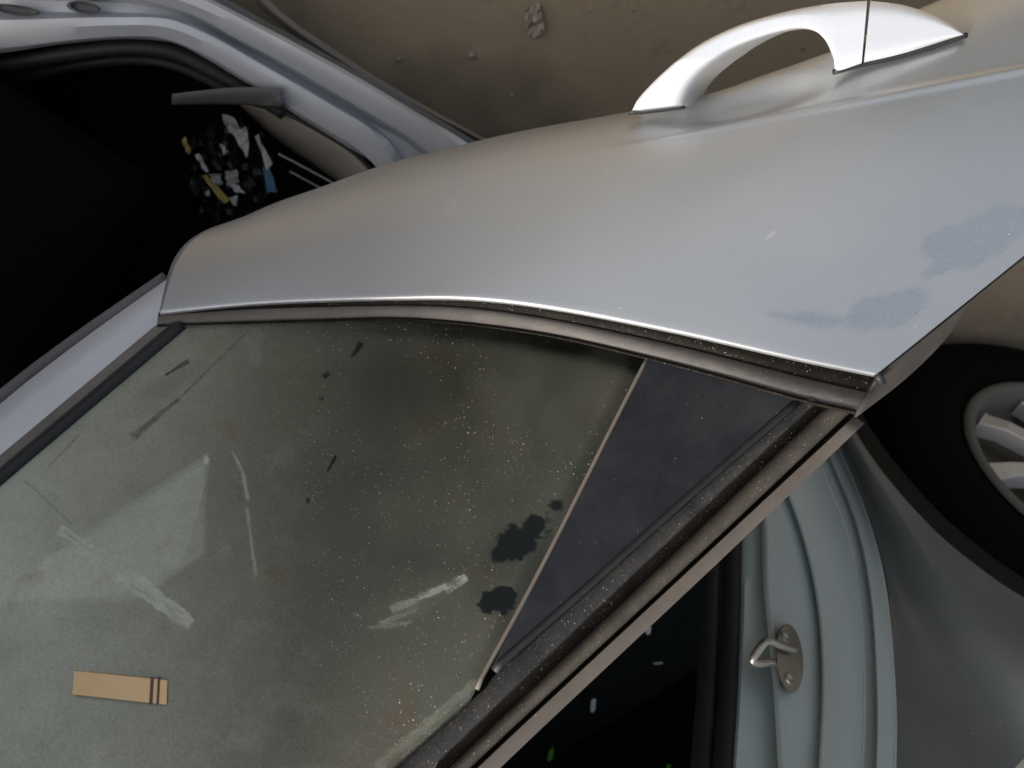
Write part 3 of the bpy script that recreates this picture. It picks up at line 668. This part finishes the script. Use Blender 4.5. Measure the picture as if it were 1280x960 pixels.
scraps = [
 ('wrapper', [(278, 142), (296, 150), (308, 172), (286, 166)], 'grey', 'dark grey creased wrapper at the top of the footwell rubbish', 'wrapper'),
 ('wrapper', [(291, 166), (307, 158), (312, 184), (309, 196)], 'white', 'pale pinkish crumpled wrapper in the footwell below the broken trim', 'wrapper'),
 ('yellow_strip', [(253, 219), (259, 218), (287, 250), (280, 255)], 'yellow', 'long yellow strip at the lower left of the footwell rubbish', 'strip'),
 ('yellow_tag', [(227, 176), (231, 171), (240, 188), (236, 192)], 'yellow', 'small yellow tag at the upper left of the footwell rubbish', 'tag'),
 ('foil_scrap', [(282, 213), (298, 212), (299, 228), (284, 230)], 'grey', 'squarish grey foil scrap among the footwell rubbish', 'scrap'),
 ('foil_scrap', [(262, 216), (276, 218), (279, 231), (268, 230)], 'grey', 'dull foil scrap beside the yellow strip in the footwell', 'scrap'),
 ('foil_scrap', [(284, 227), (296, 229), (307, 241), (296, 240)], 'white', 'pale slanting foil scrap under the squarish grey one', 'scrap'),
 ('paper_scrap', [(288, 246), (297, 244), (296, 258), (290, 254)], 'white', 'whitish green paper scrap at the bottom of the footwell rubbish', 'paper'),
 ('paper_scrap', [(275, 180), (279, 179), (285, 190), (280, 193)], 'white', 'tiny white paper sliver in the middle of the black bag', 'paper'),
 ('paper_scrap', [(245, 193), (249, 191), (262, 213), (256, 213)], 'white', 'thin pale paper strip running down to the yellow strip', 'paper'),
 ('paper_scrap', [(257, 239), (262, 238), (263, 243), (258, 244)], 'white', 'white paper dot left of the yellow strip end', 'paper'),
 ('blue_wrapper', [(328, 208), (336, 205), (347, 240), (335, 240)], 'blue', 'blue torn wrapper on the right side of the footwell rubbish', 'wrapper'),
 ('silver_strip', [(319, 170), (323, 168), (340, 205), (334, 212)], 'white', 'curved pale strip leading to the blue wrapper', 'strip'),
]
for i, (nm, q, mt, lb, ct) in enumerate(scraps):
    tag(crumple(nm, q, M[mt], z=.372, amp=.0022, n=5, seed=i), lb, ct, 'rubbish in the front footwell')

# seen through the gap behind the rear door
inner_wall = lambda x, y: H(x, y, .66)
def leaf(name, pts, mat, lb, z):
    q = np.array(pts, float); c3 = H(q[:, 0], q[:, 1], z); k = len(q); top = c3.copy(); cen = c3.mean(0)+np.array([0, 0, .002])
    bot = c3-np.array([0, 0, .0015])
    vs = np.vstack([top, [cen], bot]); fs = [(i, (i+1) % k, k) for i in range(k)]+[(i, k+1+i, k+1+(i+1) % k, (i+1) % k) for i in range(k)]+[tuple(range(2*k, k, -1))]
    return tag(mesh(name, vs, fs, mat, None, False), *lb)
leaf('leaf', [(684, 950), (686, 941), (691, 934), (692, 940), (691, 948), (687, 952)], M['green'], ('small green leaf lying in the dark cabin by the bottom edge', 'leaf', 'green leaves in the cabin'), .812)
leaf('leaf', [(833, 968), (834, 956), (838, 957), (843, 962), (842, 970)], M['green'], ('green leaf tip cut off by the picture edge below the door gap', 'leaf', 'green leaves in the cabin'), .812)
leaf('paper_chip', [(738, 889), (739, 877), (742, 874), (745, 875), (744, 887), (741, 891)], M['chip'], ('small white paper chip lying on the dark seat in the gap', 'paper'), .812)
leaf('paper_chip', [(803, 783), (808, 781), (814, 785), (813, 792), (809, 794)], M['chip'], ('rounded white chip beside the door frame in the dark gap', 'paper'), .812)
leaf('plastic_chip', [(816, 829), (828, 828), (829, 830), (817, 831)], M['grey'], ('thin grey plastic sliver in the dark gap', 'sliver'), .812)

# window reflections built as thin slabs on and just behind the glass
def behind(o_): return lambda x, y: GP.hit(x, y, o_)
def slab(name, poly, off_, th, mat):
    o = prism(name, poly, off_, th, mat, .0008); return o
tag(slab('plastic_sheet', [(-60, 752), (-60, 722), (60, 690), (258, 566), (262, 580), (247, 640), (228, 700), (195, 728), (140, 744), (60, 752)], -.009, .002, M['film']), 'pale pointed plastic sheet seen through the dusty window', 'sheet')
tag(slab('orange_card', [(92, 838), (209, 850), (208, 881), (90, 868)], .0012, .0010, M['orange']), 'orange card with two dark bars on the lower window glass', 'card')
for (xa, xb) in ((184, 189), (193, 196)):
    pass
gleam_obj = bpy.data.objects['orange_card']
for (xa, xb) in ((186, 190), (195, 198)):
    o = slab('bar', [(xa+2, 846), (xb+2, 847), (xb, 881), (xa, 880)], .0018, .0008, M['barbrown']); o.parent = gleam_obj
tag(slab('grey_tray', [(-60, 822), (-60, 800), (10, 806), (130, 824), (240, 830), (262, 802), (268, 806), (250, 838), (130, 834), (0, 816)], -.014, .006, M['lamp_grey']), 'grey tray rim seen through the window above the orange card', 'tray')

# on the concrete
tag(crumple('dry_leaf', [(656, 10), (674, 3), (682, 40), (660, 48)], M['drygrass'], z=GZ+.008, amp=.005, n=7, seed=5), 'curled pale dry leaf on the brown concrete near the top edge', 'leaf')
def pebble(x, y, r_, lb):
    rg_ = np.random.default_rng(int(x)); c = H(np.array([x]), np.array([y]), GZ)[0]; vs = []; nr, ns = 6, 9
    for i in range(nr):
        th = math.pi*i/(nr-1)
        for j in range(ns):
            ph = 2*math.pi*j/(ns-1); f = 1+.25*(rg_.random()-.5)*(0 < j < ns-1)
            vs.append(c+np.array([math.sin(th)*math.cos(ph)*r_*f, math.sin(th)*math.sin(ph)*r_*f*.8, r_*.55*(1+math.cos(th)*f)-.001]))
    tag(mesh('pebble', vs, gridfaces(nr, ns), M['stone'], None, True), lb, 'pebble', 'pebbles on the concrete')
for x, y, r_, lb in ((498, 74, .0045, 'pale pebble on the concrete beside the silver sill'), (590, 69, .006, 'dark round pebble on concrete left of the dry leaf'),
                     (738, 12, .003, 'tiny pebble on concrete right of the dry leaf'), (640, 118, .003, 'small pebble on concrete just above the door panel')):
    pebble(x, y, r_, lb)
print('verts', sum(len(o.data.vertices) for o in bpy.data.objects if o.type == 'MESH'))
